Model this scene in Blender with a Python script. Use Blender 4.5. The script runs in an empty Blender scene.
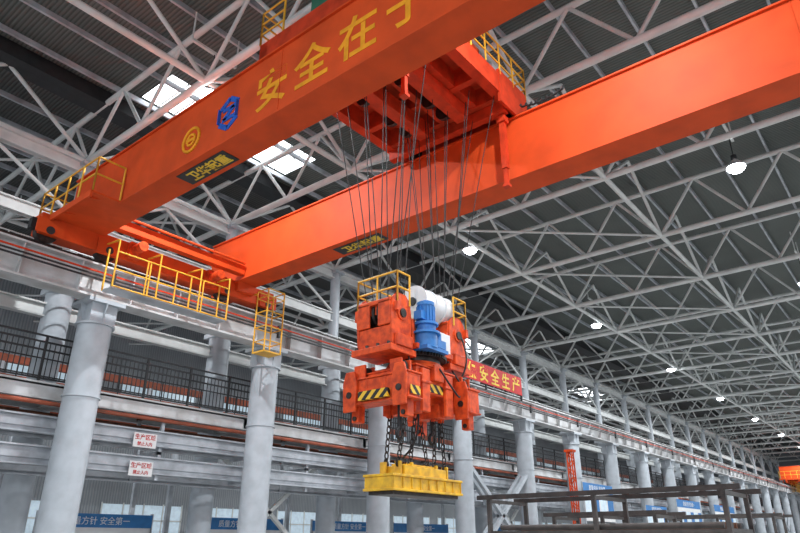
import bpy, math, random
from mathutils import Vector, Matrix
random.seed(4)
H0=1.6   # eye height; all heights below are given relative to the eye and shifted on build
sc=bpy.context.scene
sc.view_settings.view_transform='Standard'
sc.view_settings.exposure=0.0

# ---------------------------------------------------------------- materials
def mat(name,col,rough=.5,metal=0,var=.12,scale=3.0,col2=None,bump=0,bscale=40,emit=None,estr=0,spec=.5):
    m=bpy.data.materials.new(name); m.use_nodes=True
    nt=m.node_tree; b=nt.nodes['Principled BSDF']
    b.inputs['Roughness'].default_value=rough; b.inputs['Metallic'].default_value=metal
    b.inputs['Specular IOR Level'].default_value=spec
    tc=nt.nodes.new('ShaderNodeTexCoord')
    n=nt.nodes.new('ShaderNodeTexNoise'); n.inputs['Scale'].default_value=scale; n.inputs['Detail'].default_value=5
    nt.links.new(tc.outputs['Object'],n.inputs['Vector'])
    r=nt.nodes.new('ShaderNodeValToRGB')
    c=Vector(col[:3]); c2=Vector(col2[:3]) if col2 else c*(1-var*2)
    r.color_ramp.elements[0].color=(*c2,1); r.color_ramp.elements[0].position=.3
    r.color_ramp.elements[1].color=(*(c if col2 else c*(1+var*.3)),1); r.color_ramp.elements[1].position=.62
    nt.links.new(n.outputs['Fac'],r.inputs['Fac']); nt.links.new(r.outputs['Color'],b.inputs['Base Color'])
    if bump:
        n2=nt.nodes.new('ShaderNodeTexNoise'); n2.inputs['Scale'].default_value=bscale
        nt.links.new(tc.outputs['Object'],n2.inputs['Vector'])
        bp=nt.nodes.new('ShaderNodeBump'); bp.inputs['Strength'].default_value=bump
        nt.links.new(n2.outputs['Fac'],bp.inputs['Height']); nt.links.new(bp.outputs['Normal'],b.inputs['Normal'])
    if emit:
        b.inputs['Emission Color'].default_value=(*emit,1); b.inputs['Emission Strength'].default_value=estr
    return m
def wavemat(name,c1,c2,scale,axis='X',rough=.5,thr=.5,bumpstr=0,sharp=.02):
    m=bpy.data.materials.new(name); m.use_nodes=True
    nt=m.node_tree; b=nt.nodes['Principled BSDF']; b.inputs['Roughness'].default_value=rough
    tc=nt.nodes.new('ShaderNodeTexCoord'); w=nt.nodes.new('ShaderNodeTexWave'); w.bands_direction=axis
    w.inputs['Scale'].default_value=scale; w.inputs['Distortion'].default_value=0
    nt.links.new(tc.outputs['Object'],w.inputs['Vector'])
    r=nt.nodes.new('ShaderNodeValToRGB')
    r.color_ramp.elements[0].color=(*c1,1); r.color_ramp.elements[0].position=thr-sharp
    r.color_ramp.elements[1].color=(*c2,1); r.color_ramp.elements[1].position=thr+sharp
    nt.links.new(w.outputs['Fac'],r.inputs['Fac'])
    n=nt.nodes.new('ShaderNodeTexNoise'); n.inputs['Scale'].default_value=.35; n.inputs['Detail'].default_value=4
    nt.links.new(tc.outputs['Object'],n.inputs['Vector'])
    mx=nt.nodes.new('ShaderNodeMix'); mx.data_type='RGBA'; mx.blend_type='MULTIPLY'; mx.inputs[0].default_value=.45
    nt.links.new(r.outputs['Color'],mx.inputs[6]); nt.links.new(n.outputs['Fac'],mx.inputs[7])
    nt.links.new(mx.outputs[2],b.inputs['Base Color'])
    if bumpstr:
        bp=nt.nodes.new('ShaderNodeBump'); bp.inputs['Strength'].default_value=bumpstr; bp.inputs['Distance'].default_value=.05
        nt.links.new(w.outputs['Fac'],bp.inputs['Height']); nt.links.new(bp.outputs['Normal'],b.inputs['Normal'])
    return m
M={}
M['orange']=mat('crane_orange_paint',(.68,.075,.012),.62,var=.10,scale=1.2,spec=.25)
M['orange2']=mat('machine_orange_paint',(.80,.095,.018),.5,col2=(.42,.04,.012),scale=6,spec=.3)
M['red']=mat('trolley_red_paint',(.60,.05,.014),.6,var=.15,scale=3,spec=.25)
M['yellow']=mat('safety_yellow_paint',(.80,.42,.03),.5,var=.1)
M['magyel']=mat('magnet_yellow_paint',(.85,.50,.02),.5,col2=(.5,.27,.03),scale=5)
M['white']=mat('white_steel_paint',(.70,.72,.71),.5,var=.08,scale=1.5)
M['col']=mat('column_grey_paint',(.46,.50,.54),.45,var=.08,scale=2)
M['runway']=mat('runway_paint',(.62,.63,.64),.5,col2=(.42,.41,.40),scale=1.4)
M['galv']=mat('galvanised_steel',(.52,.55,.59),.45,metal=.2,col2=(.32,.34,.37),scale=2)
M['rackgrey']=mat('rack_dark_paint',(.075,.065,.06),.55,col2=(.04,.035,.035),scale=3)
M['dark']=mat('dark_steel',(.035,.037,.04),.5,metal=.3)
M['black']=mat('black_rubber',(.012,.012,.013),.6)
M['rust']=mat('rusty_steel',(.22,.08,.04),.8,col2=(.09,.045,.03),scale=4)
M['brick']=mat('oxide_red_paint',(.42,.10,.05),.7,col2=(.22,.07,.04),scale=2)
M['grease']=mat('greasy_steel',(.06,.05,.045),.45,metal=.7,col2=(.025,.02,.02),scale=8)
M['rope']=mat('wire_rope',(.02,.02,.02),.6,metal=.3)
M['blue']=mat('motor_blue_paint',(.03,.20,.55),.4,var=.12)
M['cab']=mat('cabinet_white',(.74,.76,.77),.4,var=.05)
M['green']=mat('machine_green',(.03,.16,.10),.5)
M['floor']=mat('concrete_floor',(.40,.40,.39),.7,col2=(.30,.30,.29),scale=.3,bump=.1)
M['roof']=wavemat('roof_sheet',(.085,.10,.092),(.165,.185,.172),2.2,'X',.65,.25,.6,sharp=.2)
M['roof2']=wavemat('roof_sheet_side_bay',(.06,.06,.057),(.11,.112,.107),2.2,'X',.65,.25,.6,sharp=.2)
M['wall']=wavemat('wall_cladding',(.30,.33,.36),(.42,.45,.48),1.6,'X',.6,.3,.5,sharp=.2)
M['sky']=mat('skylight_sheet',(.8,.85,.85),.5,emit=(.92,.96,1),estr=5)
M['bulb']=mat('lamp_glass',(.9,.9,.9),.3,emit=(.93,.97,1),estr=25)
M['win']=mat('window_pane',(.5,.6,.68),.3,emit=(.60,.75,.85),estr=.38)
M['redban']=mat('banner_red',(.60,.02,.02),.7,var=.1)
M['banyel']=mat('banner_yellow',(.9,.6,.05),.6)
M['txt']=mat('paint_yellow_text',(.9,.36,.02),.6,spec=.2)
M['logo']=mat('logo_blue',(.01,.10,.50),.5)
M['sign']=mat('sign_white',(.82,.82,.82),.5,var=.03)
M['signred']=mat('sign_red',(.6,.03,.03),.5)
M['poster']=mat('poster_blue',(.03,.20,.50),.5,var=.1)
def hazard():
    m=bpy.data.materials.new('hazard_stripes'); m.use_nodes=True
    nt=m.node_tree; b=nt.nodes['Principled BSDF']; b.inputs['Roughness'].default_value=.5
    tc=nt.nodes.new('ShaderNodeTexCoord')
    w=nt.nodes.new('ShaderNodeTexWave'); w.bands_direction='DIAGONAL'; w.inputs['Scale'].default_value=2.6
    nt.links.new(tc.outputs['Object'],w.inputs['Vector'])
    r=nt.nodes.new('ShaderNodeValToRGB'); r.color_ramp.interpolation='CONSTANT'
    r.color_ramp.elements[0].color=(.01,.01,.01,1); r.color_ramp.elements[1].color=(.85,.5,.03,1); r.color_ramp.elements[1].position=.5
    nt.links.new(w.outputs['Fac'],r.inputs['Fac']); nt.links.new(r.outputs['Color'],b.inputs['Base Color'])
    return m
M['hazard']=hazard()

# ---------------------------------------------------------------- mesh builder
class MB:
    def __init__(s): s.V=[];s.F=[];s.I=[];s.S=[];s.mats=[]
    def mi(s,m):
        if m not in s.mats: s.mats.append(m)
        return s.mats.index(m)
    def add(s,vs,fs,m,sm=False):
        o=len(s.V); s.V+= [tuple(v) for v in vs]; k=s.mi(m)
        for f in fs: s.F.append([o+i for i in f]); s.I.append(k); s.S.append(sm)
    def box(s,a,b,m):
        x0,x1=sorted((a[0],b[0]));y0,y1=sorted((a[1],b[1]));z0,z1=sorted((a[2],b[2]))
        v=[(x0,y0,z0),(x1,y0,z0),(x1,y1,z0),(x0,y1,z0),(x0,y0,z1),(x1,y0,z1),(x1,y1,z1),(x0,y1,z1)]
        s.add(v,[(0,3,2,1),(4,5,6,7),(0,1,5,4),(1,2,6,5),(2,3,7,6),(3,0,4,7)],m)
    def frame(s,p,q):
        d=(q-p).normalized(); u=Vector((0,0,1)) if abs(d.z)<.95 else Vector((1,0,0))
        a=d.cross(u).normalized(); b=a.cross(d).normalized(); return d,a,b
    def beam(s,p,q,w,h,m):
        p=Vector(p);q=Vector(q); d,a,b=s.frame(p,q); v=[]
        for c in (p,q):
            for i,j in ((-1,-1),(1,-1),(1,1),(-1,1)): v.append(c+a*i*w/2+b*j*h/2)
        s.add(v,[(3,2,1,0),(4,5,6,7),(0,1,5,4),(1,2,6,5),(2,3,7,6),(3,0,4,7)],m)
    def cyl(s,p,q,r,m,n=10,r2=None,cap=True):
        p=Vector(p);q=Vector(q); r2=r if r2 is None else r2; d,a,b=s.frame(p,q); v=[]
        for c,rr in ((p,r),(q,r2)):
            for i in range(n):
                t=2*math.pi*i/n; v.append(c+a*math.cos(t)*rr+b*math.sin(t)*rr)
        s.add(v,[(i,(i+1)%n,n+(i+1)%n,n+i)[::-1] for i in range(n)],m,True)
        if cap: s.add(v,[tuple(range(n)),tuple(range(2*n-1,n-1,-1))],m)
    def ring(s,c,R,r,m,n=24,axis='Z',k=6):
        c=Vector(c); pts=[]
        for i in range(n):
            t=2*math.pi*i/n; ct,st=math.cos(t)*R,math.sin(t)*R
            pts.append(c+ (Vector((ct,st,0)) if axis=='Z' else Vector((0,ct,st)) if axis=='X' else Vector((ct,0,st))))
        for i in range(n): s.cyl(pts[i],pts[(i+1)%n],r,m,k,cap=False)
    def tube(s,pts,r,m,n=6):
        for i in range(len(pts)-1): s.cyl(pts[i],pts[i+1],r,m,n)
    def prismX(s,poly,x0,x1,m):   # poly in (y,z)
        n=len(poly); v=[(x0,y,z) for y,z in poly]+[(x1,y,z) for y,z in poly]
        s.add(v,[tuple(range(n)),tuple(range(2*n-1,n-1,-1))]+[(i,n+i,n+(i+1)%n,(i+1)%n) for i in range(n)],m)
    def prismY(s,poly,y0,y1,m):   # poly in (x,z)
        n=len(poly); v=[(x,y0,z) for x,z in poly]+[(x,y1,z) for x,z in poly]
        s.add(v,[tuple(range(n)),tuple(range(2*n-1,n-1,-1))]+[(i,n+i,n+(i+1)%n,(i+1)%n) for i in range(n)],m)
    def rail(s,pts,h,m,r=.028,sp=.9,levels=(1,.5),toe=True):
        pts=[Vector(p) for p in pts]
        for i in range(len(pts)-1):
            a,b=pts[i],pts[i+1]; L=(b-a).length; k=max(1,round(L/sp))
            for j in range(k+1):
                p=a.lerp(b,j/k); s.cyl(p,p+Vector((0,0,h)),r,m,6)
            for lv in levels: s.cyl(a+Vector((0,0,h*lv)),b+Vector((0,0,h*lv)),r,m,6)
            if toe: s.beam(a+Vector((0,0,.06)),b+Vector((0,0,.06)),.015,.12,m)
    def finish(s,name,parent=None,bevel=0):
        me=bpy.data.meshes.new(name); me.from_pydata([(x,y,z+H0) for x,y,z in s.V],[],s.F)
        for m in s.mats: me.materials.append(m)
        me.polygons.foreach_set('material_index',s.I); me.polygons.foreach_set('use_smooth',s.S); me.update()
        import bmesh
        bm=bmesh.new(); bm.from_mesh(me); bmesh.ops.recalc_face_normals(bm,faces=bm.faces); bm.to_mesh(me); bm.free()
        ob=bpy.data.objects.new(name,me); sc.collection.objects.link(ob)
        if parent: ob.parent=parent
        if bevel:
            bv=ob.modifiers.new('bevel','BEVEL'); bv.width=bevel; bv.segments=2; bv.limit_method='ANGLE'
        return ob
def empty(name):
    e=bpy.data.objects.new(name,None); sc.collection.objects.link(e); return e
def text(body,name,loc,size,axes,m,parent,sx=1,extr=.004,bold=0):
    cu=bpy.data.curves.new(name+'_c','FONT'); cu.body=body; cu.size=size; cu.align_x='CENTER'; cu.align_y='CENTER'
    cu.extrude=extr; cu.offset=bold; cu.space_character=1.0
    o=bpy.data.objects.new(name+'_tmp',cu); sc.collection.objects.link(o)
    bpy.context.view_layer.update()
    dg=bpy.context.evaluated_depsgraph_get()
    me=bpy.data.meshes.new_from_object(o.evaluated_get(dg)); bpy.data.objects.remove(o)
    me.materials.clear(); me.materials.append(m)
    xs=[v.co.x for v in me.vertices]; ys=[v.co.y for v in me.vertices]
    if xs:
        cx=(min(xs)+max(xs))/2; cy=(min(ys)+max(ys))/2
        for v in me.vertices: v.co.x-=cx; v.co.y-=cy
    ax,ay,az=[Vector(a) for a in axes]
    R=Matrix((( ax.x*sx,ay.x,az.x,loc[0]),(ax.y*sx,ay.y,az.y,loc[1]),(ax.z*sx,ay.z,az.z,loc[2]+H0),(0,0,0,1)))
    me.transform(R); ob=bpy.data.objects.new(name,me); sc.collection.objects.link(ob)
    if parent: ob.parent=parent
    return ob
FACE_NX=((0,-1,0),(0,0,1),(-1,0,0))
FACE_NZ=((0,-1,0),(-1,0,0),(0,0,-1))
FACE_NY=((1,0,0),(0,0,1),(0,-1,0))

# ---------------------------------------------------------------- camera
cam=bpy.data.cameras.new('camera'); cam.sensor_width=36; cam.lens=640/800*36; cam.clip_end=600
co=bpy.data.objects.new('camera',cam); sc.collection.objects.link(co); sc.camera=co
co.location=(0,0,H0); co.rotation_euler=(math.radians(90+23.2),0,math.radians(38.8-90))

# ---------------------------------------------------------------- shell
XA,XB=-12,150
YL,YR=46.0,-24.0
fl=MB(); fl.box((XA-10,YR-10,-H0-.3),(XB,YL,-H0),M['floor']); fl.finish('floor')
RZ=17.0
rf=MB()
def strip(y0,y1,holes,m):
    px=XA
    for a,b in holes: rf.box((px,y0,RZ),(a,y1,RZ+.12),m); px=b
    rf.box((px,y0,RZ),(XB,y1,RZ+.12),m)
h1=[(10.2,13.2),(15.0,18.1)]; h2=[(46,53),(74,81)]
strip(YR,19.8,[],M['roof']); strip(19.8,22.0,h1,M['roof']); strip(22.0,23.4,[],M['roof'])
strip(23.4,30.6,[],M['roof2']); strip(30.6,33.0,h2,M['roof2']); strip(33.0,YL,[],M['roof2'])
rf.finish('ceiling')
wi=1
for (y0s,y1s,hs) in ((19.8,22.0,h1),(30.6,33.0,h2)):
    for a,b in hs:
        s=MB(); s.box((a,y0s,RZ+.02),(b,y1s,RZ+.08),M['sky'])
        for t in range(1,4): s.box((a+(b-a)*t/4-.03,y0s,RZ-.06),(a+(b-a)*t/4+.03,y1s,RZ+.02),M['white'])
        s.finish('window_%d'%wi); wi+=1
w=MB(); w.box((XA,YL,-H0),(XB,YL+.3,RZ+.1),M['wall'])
for i in range(20):
    x=XA+4+i*8
    w.box((x,YL-.05,.3),(x+6.4,YL-.002,2.4),M['win']); w.box((x,YL-.05,9),(x+6.4,YL-.002,11),M['win'])
    for t in range(5): w.box((x+t*1.6-.05,YL-.1,.2),(x+t*1.6+.05,YL-.05,2.5),M['white'])
    w.box((x-.1,YL-.1,1.3),(x+6.5,YL-.05,1.4),M['white'])
w.finish('wall_left')
w=MB(); w.box((XB,YR,-H0),(XB+.3,YL+.3,RZ+.1),M['wall'])
for i in range(9): w.box((XB-.05,YR+3+i*8,4),(XB-.002,YR+8+i*8,7),M['win'])
w.finish('wall_end')

# ---------------------------------------------------------------- columns
SP=7.05; X0=9.2-2*SP; NC=22
cx=[X0+SP*i for i in range(NC)]
def column_main(x,y):
    m=MB(); c=M['col']
    m.cyl((x,y,-H0),(x,y,6.3),.52,c,28); m.cyl((x,y,-H0),(x,y,-H0+.08),.7,c,20)
    m.cyl((x,y,6.3),(x,y,6.36),.6,c,28)
    m.box((x-.42,y-.45,6.36),(x+.42,y+.45,6.98),c); m.box((x-.6,y-.6,6.98),(x+.6,y+.6,7.1),c)
    for sx in (-1,1):
        m.prismY([(x+sx*.42,6.38),(x+sx*.60,6.98),(x+sx*.42,6.98)],y-.02,y+.02,c)
        m.prismX([(y+sx*.45,6.38),(y+sx*.60,6.98),(y+sx*.45,6.98)],x-.02,x+.02,c)
    m.cyl((x,y,4.02),(x,y,4.07),.56,c,28)
    return m.finish('steel_column')
def column_rear(x,y):
    m=MB(); c=M['col']
    m.cyl((x,y,-H0),(x,y,8.2),.47,c,24); m.box((x-.5,y-.5,8.2),(x+.5,y+.5,8.4),c)
    m.cyl((x,y,8.4),(x,y,13.7),.27,c,16); m.box((x-.35,y-.35,13.6),(x+.35,y+.35,13.75),c)
    return m.finish('roof_column')
for x in cx:
    column_main(x,20.0); column_rear(x+.1,23.4)
for x in cx[::2]: column_main(x,-20.0)

# ---------------------------------------------------------------- runway
def runway(name,y,sgn):
    m=MB(); c=M['runway']; xa,xb=cx[0]-1,cx[-1]+1
    m.box((xa,y-.30,8.16),(xb,y+.30,8.22),c); m.box((xa,y-.30,7.10),(xb,y+.30,7.17),c); m.box((xa,y-.03,7.17),(xb,y+.03,8.16),c)
    x=xa
    while x<xb:
        m.box((x-.015,y-.27,7.17),(x+.015,y+.27,8.16),c); x+=1.7625
    m.box((xa,y-.06,8.22),(xb,y+.06,8.27),M['grease']); m.box((xa,y-.04,8.27),(xb,y+.04,8.4),M['grease'])
    ya,yb=y+sgn*.33,y+sgn*1.5
    m.box((xa,ya,8.1),(xb,yb,8.16),c); m.box((xa,yb,7.85),(xb,yb+sgn*.08,8.2),c)
    m.rail([(xa,yb,8.16),(xb,yb,8.16)],.95,M['white'],.025,1.76,toe=False)
    for k in range(3): m.box((xa,y-sgn*.36,7.88-.12*k),(xb,y-sgn*.40,7.93-.12*k),M['red'] if k==0 else M['dark'])
    for xx in cx: m.box((xx-.05,y-sgn*.3,7.5),(xx+.05,y-sgn*.42,8.0),M['dark'])
    return m.finish(name)
runway('crane_runway_beam',19.7,1); runway('crane_runway_beam',-19.7,-1)

m=MB()
xa,xb=cx[0]-1,cx[-1]+1
for z in (7.3,10.8,13.3):
    m.box((xa,23.25,z),(xb,23.55,z+.05),M['white']); m.box((xa,23.25,z+.45),(xb,23.55,z+.5),M['white']); m.box((xa,23.38,z),(xb,23.42,z+.5),M['white'])
for i in range(0,NC-1):
    a,b=cx[i]+.1,cx[i+1]+.1
    mid=(a+b)/2
    m.cyl((a,23.4,11.3),(mid,23.4,13.3),.07,M['white'],8); m.cyl((mid,23.4,13.3),(b,23.4,11.3),.07,M['white'],8)
for i in (0,3,6,10,14,18):
    a,b=cx[i]+.1,cx[i+1]+.1
    m.beam((a,23.4,-H0),(b,23.4,3.9),.16,.16,M['white']); m.beam((b,23.4,-H0),(a,23.4,3.9),.16,.16,M['white'])
m.finish('wall_bracing')
m=MB()
for i in (5,12,17):
    a,b=cx[i],cx[i+1]
    for yy in (19.8,20.2):
        m.beam((a,yy,-H0+.2),(b,yy,4.0),.22,.22,M['col']); m.beam((b,yy,-H0+.2),(a,yy,4.0),.22,.22,M['col'])
m.finish('column_cross_brace')

# ---- side walkway (deck, railing, busbar channels all one structure)
wk=empty('side_walkway')
m=MB(); YF,YB=20.9,22.8
m.box((xa,YF,4.42),(xb,YB,4.5),M['galv'])
for y in (YF,YB-.03):
    m.box((xa,y,4.02),(xb,y+.03,4.5),M['runway']); m.box((xa,y-.10,4.47),(xb,y+.03,4.52),M['runway']); m.box((xa,y-.10,4.0),(xb,y+.03,4.05),M['runway'])
for x in cx:
    m.box((x-.1,YF,4.05),(x+.1,YB,4.42),M['runway'])
    m.box((x+SP/2-.06,YF+.05,4.1),(x+SP/2+.06,YB-.05,4.42),M['rust'])
m.cyl((xa,20.86,3.9),(xb,20.86,3.9),.07,M['brick'],10)
m.cyl((xa,22.5,3.8),(xb,22.5,3.8),.1,M['rust'],10)
m.finish('deck',wk)
m=MB(); y=20.88
x=xa
while x<xb:
    m.box((x-.012,y-.012,4.6),(x+.012,y+.012,5.75),M['dark']); x+=.16
x=xa
while x<xb:
    m.box((x-.035,y-.035,4.5),(x+.035,y+.035,5.95),M['dark']); x+=1.7625
for z in (4.62,5.5,5.75,5.95): m.box((xa,y-.03,z-.025),(xb,y+.03,z+.025),M['dark'])
m.rail([(xa,22.75,4.5),(xb,22.75,4.5)],1.2,M['dark'],.025,1.76)
m.finish('railing',wk)
def channel(m,z0,z1,y,c):
    m.box((xa,y,z0),(xb,y+.03,z1),c)
    for z in (z0,z1): m.box((xa,y-.12,z-.025),(xb,y+.03,z+.025),c)
    zm=(z0+z1)/2; m.box((xa,y-.06,zm-.09),(xb,y+.02,zm+.09),c)
m=MB()
channel(m,3.02,3.5,20.95,M['galv']); channel(m,2.1,2.62,20.95,M['galv'])
channel(m,3.1,3.5,22.7,M['galv']); channel(m,1.95,2.3,22.7,M['galv'])
for x in cx:
    for z in (2.1,3.0): m.box((x+.75,20.98,z),(x+.9,22.7,z+.12),M['galv'])
    m.box((x+SP/2-.06,20.98,1.9),(x+SP/2+.06,21.1,4.1),M['galv'])
    m.box((x+SP/2-.06,22.6,1.9),(x+SP/2+.06,22.7,4.1),M['galv'])
    m.box((x+SP/2-.06,20.98,2.75),(x+SP/2+.06,22.7,2.85),M['galv'])
m.finish('busbar_channels',wk)
for z in (3.12,2.2):
    e=empty('safety_sign'); e.parent=wk
    s=MB(); s.box((11.55,20.74,z-.22),(12.4,20.77,z+.25),M['sign']); s.box((11.95,20.77,z-.1),(12.01,20.95,z+.1),M['galv']); s.finish('panel',e)
    text('生产区域','title',(11.97,20.735,z+.12),.19,FACE_NY,M['signred'],e,bold=.003)
    text('禁止入内','subtitle',(11.97,20.735,z-.10),.14,FACE_NY,M['signred'],e,bold=.002)

# red oxide pipework and equipment in the adjoining bay
m=MB()
for z,y in ((5.6,27.0),(7.1,30.0)):
    m.box((xa,y,z),(xb,y+.25,z+.32),M['brick'])
    for x in cx: m.box((x+1-.1,y+.03,-H0),(x+1+.1,y+.2,z),M['galv'])
m.cyl((xa,26.6,4.6),(xb,26.6,4.6),.16,M['brick'],12); m.cyl((xa,26.6,5.1),(xb,26.6,5.1),.10,M['galv'],12)
for x in cx: m.box((x+.9,26.4,4.3),(x+1.1,27.05,4.44),M['galv'])
m.finish('pipe_rack')

# ---------------------------------------------------------------- roof structure
m=MB(); W=M['white']
ZB,ZT=13.9,16.45
nodeY=[23.4+3.9*i for i in range(5,-13,-1)]
for i,x in enumerate(cx):
    m.cyl((x,nodeY[0],ZB),(x,nodeY[-1],ZB),.14,W,8); m.cyl((x,nodeY[0],ZT),(x,nodeY[-1],ZT),.12,W,8)
    for k in range(len(nodeY)-1):
        a,b=nodeY[k],nodeY[k+1]; mid=(a+b)/2
        m.cyl((x,a,ZB),(x,mid,ZT),.075,W,6); m.cyl((x,mid,ZT),(x,b,ZB),.075,W,6)
        if i<NC-1:
            xn=cx[i+1]; xm=(x+xn)/2
            if k%2==1:
                m.cyl((x,a,ZB),(xm,a,ZT),.08,W,6); m.cyl((xm,a,ZT),(xn,a,ZB),.08,W,6)
                m.cyl((x,a,ZB),(xn,a,ZB),.11,W,8)
            elif k%4==0:
                m.cyl((x,a+3.9,ZB),(xn,a-3.9,ZB),.06,W,6)
m.finish('roof_truss_frame')
m=MB(); y=YL-.6
while y>YR:
    m.box((XA,y-.045,ZT+.2),(XB,y+.045,ZT+.42),M['galv']); y-=1.95
m.finish('roof_purlins')
m=MB(); m.box((XA,22.7,ZT-.1),(XB,23.7,RZ-.05),M['dark']); m.finish('roof_gutter')

# ---------------------------------------------------------------- lamps
def lamp(x,y):
    e=empty('high_bay_lamp')
    z=13.75
    s=MB(); s.cyl((x,y,z),(x,y,z+.32),.36,M['cab'],20,r2=.14,cap=False); s.cyl((x,y,z+.32),(x,y,z+.55),.12,M['dark'],14)
    # domed glass
    rr=[.34,.31,.24,.12]; zz=[0,-.08,-.15,-.19]
    for k in range(3): s.cyl((x,y,z+zz[k]),(x,y,z+zz[k+1]),rr[k],M['bulb'],16,r2=rr[k+1],cap=(k==2))
    s.cyl((x,y,z+.55),(x,y,15.5),.02,M['dark'],6); s.box((x-.9,y-.05,15.45),(x+.9,y+.05,15.55),M['white'])
    s.cyl((x-.9,y,15.5),(x-.9,y,16.7),.03,M['white'],6); s.cyl((x+.9,y,15.5),(x+.9,y,16.7),.03,M['white'],6); s.finish('housing',e)
    L=bpy.data.lights.new('bulb','AREA'); L.shape='DISK'; L.size=.2; L.energy=1150; L.color=(.93,.97,1)
    o=bpy.data.objects.new('bulb',L); sc.collection.objects.link(o); o.location=(x,y,z-.2+H0); o.parent=e
for i in range(-1,8):
    for y in (15.95,3.3,-9.5):
        lamp(9.6+16*i,y)
for i in range(0,5):
    lamp(9.6+28*i,34)

# ---------------------------------------------------------------- crane
crane=empty('bridge_crane')
O=M['orange']
def girder(x0,x1,nm,YE,ch):
    m=MB()
    prof=[(YE,11.15),(YE,9.25+ch),(YE-ch*1.5,9.25),(-YE+ch*1.5,9.25),(-YE,9.25+ch),(-YE,11.15)]
    m.prismX(prof,x0+.04,x1-.04,O)
    m.box((x0-.03,-YE,11.15),(x1+.03,YE,11.2),O); m.box((x0-.02,-YE+ch*1.5,9.2),(x1+.02,YE-ch*1.5,9.25),O)
    rx=(x0+x1)/2
    m.box((rx-.05,-19,11.2),(rx+.05,19,11.3),M['grease'])
    for yy in (-10,0,10): m.box((x0+.025,yy-.012,9.25),(x0+.04,yy+.012,11.15),O)
    m.finish(nm,crane,)
girder(7.8,8.65,'girder_near',20.3,.2); girder(13.9,14.8,'girder_far',21.1,.02)
def end_carriage(ys):
    m=MB()
    m.box((6.7,ys-.28,8.62),(15.9,ys+.28,9.28),O)
    for xx in (7.0,8.9,13.6,15.6):
        m.cyl((xx,ys-.12,8.74),(xx,ys+.12,8.74),.34,M['grease'],20)
        m.box((xx-.42,ys-.34,8.6),(xx+.42,ys-.29,9.1),O); m.cyl((xx,ys-.36,8.74),(xx,ys-.28,8.74),.13,M['dark'],14)
    m.box((6.5,ys-.12,8.75),(6.7,ys+.12,9.1),M['black']); m.box((15.9,ys-.12,8.75),(16.1,ys+.12,9.1),M['black'])
    s=1 if ys>0 else -1
    m.box((13.95,ys-.5,8.85),(14.75,ys+s*1.2,9.22),O)
    m.box((8.65,ys-s*.75-.15,9.35),(13.9,ys-s*.75+.15,9.7),O)
    for xx in (9.7,12.8):
        m.cyl((xx,ys-s*.35,9.0),(xx,ys-s*1.0,9.0),.17,M['orange2'],14); m.box((xx-.2,ys-s*.28,8.7),(xx+.2,ys-s*.5,9.25),M['orange2'])
    m.cyl((8.7,ys-s*1.0,9.75),(13.8,ys-s*1.0,9.75),.05,O,8)
    m.finish('end_carriage',crane)
end_carriage(19.7); end_carriage(-19.7)
Yl=M['yellow']
m=MB()   # service platform hung between the girders
m.box((8.8,18.55,7.23),(13.1,19.15,7.27),M['galv']); m.rail([(8.8,18.55,7.25),(13.1,18.55,7.25)],1.2,Yl,.026,1.1,levels=(1,.5,.03),toe=False)
for xx in (8.8,10.3,11.9,13.1):
    m.cyl((xx,18.55,7.25),(xx,18.55,8.85),.03,Yl,6); m.cyl((xx,19.15,7.25),(xx,19.15,8.7),.03,Yl,6)
    m.cyl((xx,18.55,8.85),(xx,19.5,8.95),.03,Yl,6)
m.finish('service_platform',crane)
m=MB()   # ladder cage
x0,x1,y0,y1=14.85,15.65,18.45,19.1
m.box((x0,y0,6.5),(x1,y1,6.56),Yl)
for p in ((x0,y0),(x1,y0),(x0,y1),(x1,y1)): m.cyl((p[0],p[1],6.5),(p[0],p[1],9.0),.03,Yl,6)
for z in (6.95,7.5,8.1,8.7,9.0): m.tube([(x0,y1,z),(x0,y0,z),(x1,y0,z),(x1,y1,z),(x0,y1,z)],.022,Yl)
m.cyl((x0,y1,8.9),(x0,19.45,8.95),.04,Yl,6); m.cyl((x1,y1,8.9),(x1,19.45,8.95),.04,Yl,6)
m.finish('ladder_cage',crane)
m=MB()   # end platform on near girder
m.box((6.95,16.9,9.2),(7.78,20.4,9.26),O); m.box((6.9,16.9,9.05),(6.96,20.4,9.26),O)
m.rail([(7.78,16.9,9.26),(6.95,16.9,9.26),(6.95,20.4,9.26),(7.78,20.4,9.26)],1.1,Yl,.03,.85,levels=(1,.5),toe=False)
for yy in (17.2,18.7,20.2): m.beam((6.95,yy,9.15),(7.8,yy,9.35),.06,.1,O)
m.finish('end_platform',crane)
# markings
for i,ch in enumerate('安全在于'):
    text(ch,'slogan_%d'%i,(7.832,10.30-1.40*i,10.14),1.2,FACE_NX,M['txt'],crane,bold=.02)
m=MB()
c=(7.83,13.55,9.98)
m.ring(c,.36,.05,M['txt'],28,'X'); m.ring(c,.17,.045,M['txt'],20,'X')
m.box((7.80,13.33,9.93),(7.83,13.77,10.02),M['txt'])
P6=[(11.95+.42*math.sin(k*math.pi/3),10.12+.46*math.cos(k*math.pi/3)) for k in range(6)]
for k in range(6):
    a,b=P6[k],P6[(k+1)%6]; m.beam((7.83,a[0],a[1]),(7.83,b[0],b[1]),.02,.15,M['logo'])
m.beam((7.83,12.2,10.28),(7.83,11.68,10.28),.02,.12,M['logo']); m.beam((7.83,12.2,9.97),(7.83,11.68,9.97),.02,.12,M['logo'])
m.beam((7.83,12.15,9.97),(7.83,11.75,10.28),.02,.14,M['logo'])
m.finish('logos',crane)
for gx in (8.25,14.38):
    m=MB(); m.box((gx-.27,12.25,9.18),(gx+.27,14.3,9.198),M['dark']); m.finish('maker_plate',crane)
    text('卫华起重','maker_text',(gx,13.2,9.175),.42,FACE_NZ,M['banyel'],crane,bold=.01)

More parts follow.
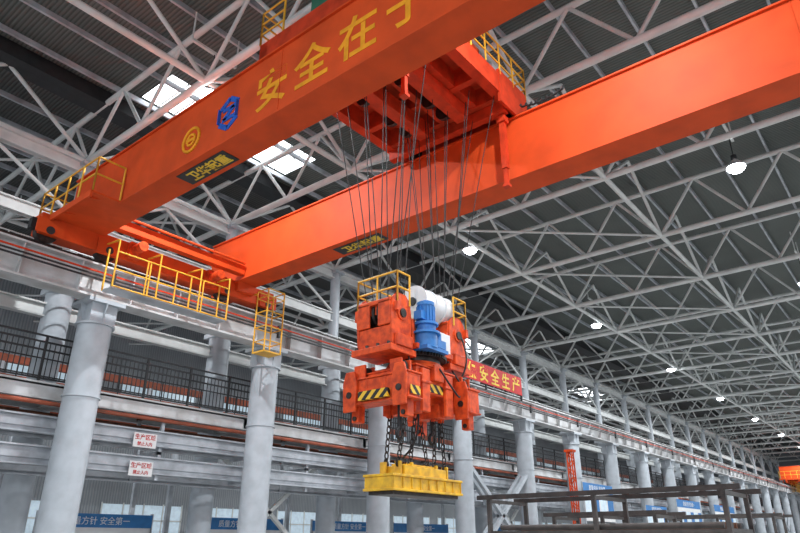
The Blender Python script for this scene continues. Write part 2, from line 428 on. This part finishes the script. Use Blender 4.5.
# trolley
m=MB(); R=M['red']
TX0,TX1,TY0,TY1=8.1,14.6,6.9,11.3
zb,zt=11.5,12.1
for y in (TY0,TY1-.3): m.box((TX0,y,zb),(TX1,y+.3,zt),R)
for x in (TX0,TX1-.35): m.box((x,TY0,zb),(x+.35,TY1,zt),R)
m.box((TX0,TY0,zt),(TX1,TY1,zt+.05),R)
for x in (9.3,10.4,12.2,13.3): m.box((x-.1,TY0+.3,zb+.02),(x+.1,TY1-.3,zt),R)
for y in (7.9,9.0,10.1): m.box((TX0+.3,y-.11,zb+.05),(TX1-.3,y+.11,zt),R)
for y in (8.15,9.5):
    m.box((9.6,y-.18,11.05),(13.0,y+.18,11.5),R)
for x in (9.0,13.5): m.box((x-.12,TY0+.1,11.15),(x+.12,TY1-.1,11.5),R)
for x in (10.0,10.7,11.9,12.6):
    for y in (8.15,9.5): m.cyl((x-.06,y+.32,11.35),(x+.06,y+.32,11.35),.3,M['grease'],18)
for x in (8.22,14.33):
    for y in (TY0+.5,TY1-.5): m.cyl((x-.1,y,11.56),(x+.1,y,11.56),.27,M['grease'],18)
m.box((13.0,TY0-.02,11.2),(14.6,TY0+.06,12.3),R)
m.finish('trolley_frame',crane)
m=MB()
for x in (9.9,12.4):
    m.cyl((x,7.6,12.75),(x,10.2,12.75),.42,M['orange2'],24); m.box((x-.5,10.25,12.15),(x+.5,10.8,13.0),M['green'])
    m.cyl((x+.9,10.4,12.7),(x+.9,9.4,12.7),.25,M['green'],16)
    m.box((x-.3,7.3,12.15),(x+.3,7.55,13.0),M['orange2']); 
m.box((13.6,7.4,12.15),(14.2,8.6,13.2),M['cab']); m.box((8.3,8.2,12.15),(8.9,9.6,13.1),M['green'])
m.finish('hoist_machinery',crane)
m=MB()
m.rail([(TX0,TY1-.9,12.15),(TX0,TY1,12.15),(TX1,TY1,12.15),(TX1,TY0,12.15),(TX0+3.5,TY0,12.15)],1.1,Yl,.03,.8,levels=(1,.66,.33),toe=False)
m.finish('trolley_handrail',crane)
m=MB()
for (x,y,b) in ((13.6,7.2,8.9),(9.3,7.35,9.35)):
    m.box((x-.08,y-.08,b+.5),(x+.08,y+.08,11.6),R); m.box((x-.055,y-.055,b),(x+.055,y+.055,b+.5),R); m.box((x-.09,y-.09,b-.08),(x+.09,y+.09,b),R)
    m.box((x-.13,y-.13,10.9),(x+.13,y+.13,11.1),R)
m.finish('guide_posts',crane)
m=MB()
pts=[]
for i in range(40):
    t=i/39; pts.append((13.84,6.7-1.3*t+.05*math.sin(i*1.3),11.42-.12*math.sin(t*math.pi)+.05*math.cos(i*1.3)))
m.tube(pts,.03,M['black'],6); m.finish('supply_cable',crane)

# ------------------------------------------------ suspended magnet spreader
SX,SY=11.36,8.72
sp=empty('magnet_spreader'); sp.parent=crane
KX=.86
def P(x,y,z): return (SX+x*KX,SY+y,z)
DZ=-.26
def U(x,y,z): return (SX+x*KX,SY+y,z+DZ)
m=MB()
for hx in (-1.25,1.25):
    for i in range(8):
        ty=-1.25+2.5*i/7; by=-.34+.68*i/7
        tx=hx*(1.25 if i%2 else .9)
        m.cyl(P(tx,ty,11.4),U(hx+(.1 if i%2 else -.1),by,5.0),.013,M['rope'],6)
for (tx,ty,bx,by) in ((2.0,-1.6,1.3,-.3),(2.2,1.2,1.1,.3),(-2.3,1.2,-1.3,.4),(-1.9,-1.1,-1.2,-.4),(-.3,-.4,-.9,-.3),(.3,-.5,1.0,-.2),(2.4,-.7,1.3,0)):
    m.cyl(P(tx,ty,11.5),U(bx,by,4.9),.012,M['rope'],6)
m.finish('hoist_ropes',sp)
O2=M['orange2']
m=MB()
for hx in (-1.25,1.25):
    for yy in (-.50,.44):
        xc=SX+hx*KX
        m.prismY([(xc-.30,4.0+DZ),(xc+.30,4.0+DZ),(xc+.36,4.7+DZ),(xc+.30,5.12+DZ),(xc+.14,5.26+DZ),(xc-.14,5.26+DZ),(xc-.30,5.12+DZ),(xc-.36,4.7+DZ)],SY+yy,SY+yy+.06,O2)
    m.box(U(hx-.36,-.46,4.02),U(hx+.36,.46,4.50),O2)
    m.box(U(hx-.42,-.46,4.5),U(hx-.36,-.12,5.05),O2); m.box(U(hx-.42,.12,4.5),U(hx-.36,.46,5.05),O2)
    m.box(U(hx-.42,-.46,5.0),U(hx-.2,.46,5.1),O2)
    for yy in (-.36,-.22,-.08,.06,.20,.34):
        m.cyl(U(hx,yy-.035,4.86),U(hx,yy+.035,4.86),.32,M['grease'],24)
    m.cyl(U(hx,-.56,4.8),U(hx,.56,4.8),.10,M['grease'],18); m.cyl(U(hx,-.53,4.8),U(hx,-.50,4.8),.16,O2,18)
    m.box(U(hx-.5,-.56,3.9),U(hx+.5,.56,4.04),O2); m.box(U(hx-.3,-.60,4.04),U(hx+.3,-.50,4.3),O2)
    for yy in (-.45,-.15,.15,.45): m.cyl(U(hx-.44,yy,4.04),U(hx-.44,yy,4.1),.04,M['grease'],8)
m.box(U(-1.4,-.45,4.04),U(1.4,.45,4.16),O2)
m.box(U(-.8,-.62,4.1),U(.8,.62,4.22),O2)
for sx in (-.75,.75):
    m.box(U(sx-.05,-.5,4.2),U(sx+.05,-.4,4.78),O2); m.box(U(sx-.05,.4,4.2),U(sx+.05,.5,4.78),O2)
m.finish('upper_block',sp,bevel=.014)
m=MB()
m.box(U(-1.0,-.2,4.74),U(1.0,.65,4.78),M['yellow'])
zr=5.0
def railr(pts):   # handrail with rounded tops
    m.rail(pts,.72,Yl,.024,.6,levels=(1,.5),toe=False)
railr([U(-1.5,-.55,zr),U(-1.5,.6,zr),U(1.6,.6,zr),U(1.6,-.55,zr)])
railr([U(-1.5,-.55,zr),U(-1.0,-.55,zr)]); railr([U(1.0,-.55,zr),U(1.6,-.55,zr)])
m.box(U(-1.55,.56,4.75),U(1.62,.64,zr),O2)
for x in (-1.52,1.58): m.box(U(x-.05,-.6,4.8),U(x+.05,.62,zr),O2)
m.finish('block_handrail',sp)
m=MB()   # white horizontal cable drum behind the motor
m.cyl(U(-.15,-.1,5.42),U(1.12,-.1,5.42),.37,M['cab'],36)
for x in (-.17,.3,.75,1.10): m.cyl(U(x,-.1,5.42),U(x+.04,-.1,5.42),.40,M['cab'],36)
m.cyl(U(1.14,-.1,5.42),U(1.2,-.1,5.42),.1,M['dark'],16); m.cyl(U(-.23,-.1,5.42),U(-.17,-.1,5.42),.1,M['dark'],16)
for x in (.05,.95): m.box(U(x-.06,-.35,4.76),U(x+.06,.15,5.2),M['cab'])
m.finish('cable_drum',sp,bevel=.01)
m=MB()
m.box(U(.2,-.55,4.2),U(.8,-.25,4.7),M['cab']); m.box(U(-.7,.2,4.78),U(-.25,.5,5.35),M['cab'])
m.finish('control_cabinet',sp,bevel=.015)
m=MB(); B=M['blue']; bx,by=-.42,-.62
m.cyl(U(bx,by,4.14),U(bx,by,4.45),.25,B,22); m.cyl(U(bx,by,4.45),U(bx,by,4.5),.32,B,22); m.cyl(U(bx,by,4.5),U(bx,by,4.66),.22,B,22)
m.cyl(U(bx,by,4.66),U(bx,by,4.71),.28,B,22); m.cyl(U(bx,by,4.71),U(bx,by,5.12),.18,B,22); m.cyl(U(bx,by,5.12),U(bx,by,5.2),.2,B,22); m.cyl(U(bx,by,5.2),U(bx,by,5.25),.09,B,16)
for i in range(16):
    t=i*math.pi/8; c0,s0=math.cos(t),math.sin(t)
    m.beam((SX+bx*KX+c0*.20,SY+by+s0*.20,4.74+DZ),(SX+bx*KX+c0*.20,SY+by+s0*.20,5.10+DZ),.02,.03,B)
m.box(U(bx-.36,by-.1,4.76),U(bx-.16,by+.1,4.95),B)
m.cyl(U(bx+.42,by+.0,4.2),U(bx+.42,by+.0,4.55),.13,B,16); m.box(U(bx-.3,by-.22,4.08),U(bx+.62,by+.22,4.16),B)
m.box(U(bx+.2,by-.16,4.2),U(bx+.62,by+.16,4.38),B)
m.finish('slewing_motor',sp)
m=MB()
m.cyl(P(0,0,3.74),P(0,0,3.83),.70,M['grease'],48)
for i in range(56):
    t=i*2*math.pi/56; X=SX+math.cos(t)*.72; Yy=SY+math.sin(t)*.72; m.box((X-.02,Yy-.02,3.75),(X+.02,Yy+.02,3.82),M['grease'])
m.cyl(P(0,0,3.64),P(0,0,3.74),.6,M['grease'],40); m.cyl(P(0,0,3.5),P(0,0,3.64),.7,O2,40,r2=.62)
m.finish('slewing_ring',sp)
m=MB()
m.box(P(-1.4,-.34,2.78),P(1.4,.34,3.28),O2); m.box(P(-1.42,-.38,3.28),P(1.42,.38,3.32),O2)
m.box(P(-.8,-.58,2.92),P(.8,.58,3.46),O2); m.box(P(-.86,-.62,3.46),P(.86,.62,3.5),O2)
for cxx in (-1.3,1.3):
    m.box(P(cxx-.24,-.86,2.68),P(cxx+.24,.86,3.16),O2)
    m.box(P(cxx-.28,-.89,3.16),P(cxx+.28,.89,3.2),O2); m.box(P(cxx-.28,-.89,2.64),P(cxx+.28,.89,2.68),O2)
    for yy in (-1,1):
        m.prismX([(SY+yy*.68-.17,2.5),(SY+yy*.68+.17,2.5),(SY+yy*.68+.2,3.1),(SY+yy*.68+.12,3.36),(SY+yy*.68-.12,3.36),(SY+yy*.68-.2,3.1)],SX+(cxx-.33)*KX,SX+(cxx-.26)*KX,O2)
        m.cyl(P(cxx-.36,yy*.68,2.85),P(cxx-.27,yy*.68,2.85),.07,M['grease'],16)
        m.box(P(cxx-.12,yy*.66-.1,2.3),P(cxx+.12,yy*.66+.1,2.66),O2)
        m.cyl(P(cxx-.16,yy*.66,2.38),P(cxx+.16,yy*.66,2.38),.05,M['grease'],12)
        m.cyl(P(cxx,yy*.5-.12,3.34),P(cxx,yy*.5+.12,3.34),.12,M['grease'],16)
        m.box(P(cxx-.2,yy*.5-.16,3.2),P(cxx-.14,yy*.5+.16,3.5),O2); m.box(P(cxx+.14,yy*.5-.16,3.2),P(cxx+.2,yy*.5+.16,3.5),O2)
for xx in (-.5,.5):
    m.box(P(xx-.16,-.66,2.5),P(xx+.16,-.58,3.42),O2); m.box(P(xx-.15,-.45,2.5),P(xx+.15,.45,2.8),O2)
    m.box(P(xx-.2,-.68,3.1),P(xx+.2,-.58,3.16),O2)
m.box(P(-.2,-.70,3.2),P(.2,-.58,3.56),O2)
for yy in (-.25,.25): m.box(P(-1.56,yy-.03,2.7),P(-1.50,yy+.03,3.16),O2)
m.finish('lower_frame',sp,bevel=.014)
m=MB()
m.box(P(-1.665,-.40,2.70),P(-1.545,.40,2.88),M['hazard'])
m.box(P(-1.5,-.90,2.72),P(-1.12,-.893,2.9),M['hazard']); m.box(P(-.30,-.60,2.96),P(.30,-.582,3.14),M['hazard'])
m.finish('hazard_plates',sp)
m=MB()
for (a,b,sg) in (((-.9,-.4,3.8),(-1.3,-.6,3.3),.3),((.9,-.4,3.8),(1.3,-.7,3.3),.3),((0,-.7,3.5),(.9,-.7,3.0),.25),((-.3,-.3,2.7),(-.5,0,1.6),.15),((1.4,-.5,4.6),(1.2,-.6,3.5),.1)):
    pts=[]
    for i in range(13):
        t=i/12; pts.append(P(a[0]+(b[0]-a[0])*t,a[1]+(b[1]-a[1])*t-.15*math.sin(t*math.pi),a[2]+(b[2]-a[2])*t-sg*math.sin(t*math.pi)))
    m.tube(pts,.022,M['black'],6)
m.finish('power_cables',sp)
m=MB()
def link(c,rot):
    pts=[]
    for i in range(11):
        t=2*math.pi*i/10; a=math.cos(t)*.045; z=math.sin(t)*.085
        pts.append((c[0]+(a if rot else 0),c[1]+(0 if rot else a),c[2]+z))
    m.tube(pts,.016,M['grease'],5)
for (xt,yt,xb2,yb2) in ((-.75,-.25,-.95,-.2),(-.35,-.25,-.5,-.2),(.45,-.25,.5,-.2),(.75,-.25,.95,-.2),(-.65,.25,-.85,.2),(.65,.25,.85,.2)):
    zt0,zb0=2.46,1.5; n=8
    for i in range(n):
        t=i/(n-1); link(P(xt+(xb2-xt)*t,yt+(yb2-yt)*t,zt0+(zb0-zt0)*t),i%2)
    m.box(P(xt-.06,yt-.05,2.44),P(xt+.06,yt+.05,2.8),O2); m.ring(P(xb2,yb2,1.46),.07,.02,M['grease'],12,'Y')
for xx in (-.75,.6):
    m.cyl(P(xx,-.1,2.8),P(xx,-.1,2.2),.05,M['dark'],10); m.ring(P(xx,-.1,2.08),.11,.04,M['dark'],14,'Y')
m.finish('lifting_chains',sp)
m=MB(); Y=M['magyel']
m.box(P(-1.38,-.36,.96),P(1.38,.36,1.20),Y); m.box(P(-1.42,-.40,1.18),P(1.42,.40,1.23),Y); m.box(P(-1.42,-.40,.91),P(1.42,.40,.96),Y)
m.box(P(-.85,-.30,1.23),P(.85,.30,1.42),Y); m.box(P(-.6,-.22,1.42),P(.6,.22,1.47),Y)
m.box(P(-1.32,-.32,.84),P(1.32,.32,.91),M['grease'])
for i in range(9):
    x=-1.36+i*.34
    for yy in (-.39,.36): m.box(P(x-.012,yy,.96),P(x+.012,yy+.03,1.18),Y)
for x in (-.95,-.5,.5,.95):
    for yy in (-.2,.2): m.box(P(x-.03,yy-.08,1.22),P(x+.03,yy+.08,1.5),Y)
m.cyl(P(1.15,0,1.23),P(1.15,0,1.36),.12,Y,14)
m.finish('lifting_magnet',sp,bevel=.01)

# distant second crane: shares meshes
crane2=empty('bridge_crane')
def dup(o,par):
    n=o.copy(); sc.collection.objects.link(n); n.parent=par
    for c in list(o.children): dup(c,n)
for c in list(crane.children): dup(c,crane2)
crane2.location=(117,0,0)

# ---------------------------------------------------------------- banner
e=empty('slogan_banner'); s=MB(); s.box((23.6,19.28,8.42),(36.3,19.31,9.55),M['redban'])
for x in (23.6,27.8,32.1,36.3): s.box((x-.04,19.3,8.1),(x+.04,19.4,9.6),M['dark'])
s.finish('cloth',e)
for i,ch in enumerate('全员行动确保安全生产'):
    text(ch,'glyph_%d'%i,(24.3+1.25*i,19.27,8.98),.98,FACE_NY,M['banyel'],e,bold=.02)

# ---------------------------------------------------------------- notice boards / posters
def board(x0,x1,y,z0,z1,nm='notice_board'):
    e=empty(nm); s=MB()
    s.box((x0,y,z0),(x1,y+.06,z1),M['sign']); s.box((x0,y-.01,z1-.25*(z1-z0)),(x1,y,z1),M['poster'])
    n=max(2,int((x1-x0)/1.1)); wd=(x1-x0)/n
    for i in range(n): s.box((x0+wd*i+.1*wd,y-.012,z0+.12*(z1-z0)),(x0+wd*(i+1)-.1*wd,y-.002,z0+.62*(z1-z0)),M['poster'] if i%2 else M['win'])
    for x in (x0,x1): s.box((x-.05,y,-H0),(x+.05,y+.1,z1+.05),M['galv'])
    s.finish('panel',e)
    text('质量方针 安全第一','title',((x0+x1)/2,y-.015,z1-.125*(z1-z0)),.16*(z1-z0),FACE_NY,M['sign'],e)
for i,(a,b) in enumerate(((11.0,15.5),(17.6,22.5),(24.5,30.0),(31,36.5),(38.5,43.5),(45.5,50.5))):
    board(a,b,25.4,-1.0,.95)
board(42.5,47.5,18.6,1.2,3.6); board(54,59,18.6,.8,2.6); board(62,69,18.6,.8,3.4); board(74,82,18.6,.8,3.4)

# ---------------------------------------------------------------- storage racks on the right
def rack(x0,x1,y0,y1,h,bars=True):
    e=empty('pipe_storage_rack'); s=MB(); D=M['rackgrey']
    ny=3
    for i in range(ny):
        y=y0+(y1-y0)*i/(ny-1)
        for x in (x0,x1): s.box((x-.07,y-.07,-H0),(x+.07,y+.07,h+.1),D)
        s.box((x0-.1,y-.05,h-.12),(x1+.1,y+.05,h),D); s.box((x0,y-.05,h-1.2),(x1,y+.05,h-1.08),D)
    for x in (x0,x1): s.box((x-.06,y0-.5,h),(x+.06,y1+.5,h+.16),D)
    for x in (x0,x1): s.box((x-.04,y0,h-1.2),(x+.04,y1,h-1.1),D)
    s.finish('frame',e)
    if bars:
        s=MB()
        for i in range(5): s.cyl((x0+.3+i*.5,y0+.2,h-.98),(x0+.3+i*.5,y1-.3,h-.98),.1,M['rust'] if i%2 else M['rackgrey'],10)
        s.finish('steel_bars',e)
rack(22.0,24.8,5.2,13.4,1.42)
rack(28.5,31.0,9.5,14.0,1.0)
rack(44,47,8,14,1.3)
def jib(x,y,h):
    e=empty('lattice_mast'); s=MB()
    for dx,dy in ((-.14,-.14),(.14,-.14),(-.14,.14),(.14,.14)): s.cyl((x+dx,y+dy,-H0),(x+dx,y+dy,h),.04,M['orange'],8)
    n=14
    for i in range(n):
        z=-H0+(h+H0)*i/n; z2=-H0+(h+H0)*(i+1)/n; sg=1 if i%2 else -1
        for yy in (-.14,.14): s.cyl((x-.14*sg,y+yy,z),(x+.14*sg,y+yy,z2),.025,M['orange'],6)
        for xx in (-.14,.14): s.cyl((x+xx,y-.14*sg,z),(x+xx,y+.14*sg,z2),.025,M['orange'],6)
    s.box((x-.25,y-.25,h-.05),(x+.25,y+.25,h+.08),M['orange']); s.box((x-.35,y-.35,-H0),(x+.35,y+.35,-H0+.06),M['orange'])
    s.finish('post',e)
jib(35.5,16.1,4.7)

# ---------------------------------------------------------------- world
wd=bpy.data.worlds.new('world'); sc.world=wd; wd.use_nodes=True
bg=wd.node_tree.nodes['Background']; bg.inputs['Color'].default_value=(.86,.92,1,1); bg.inputs['Strength'].default_value=1.15
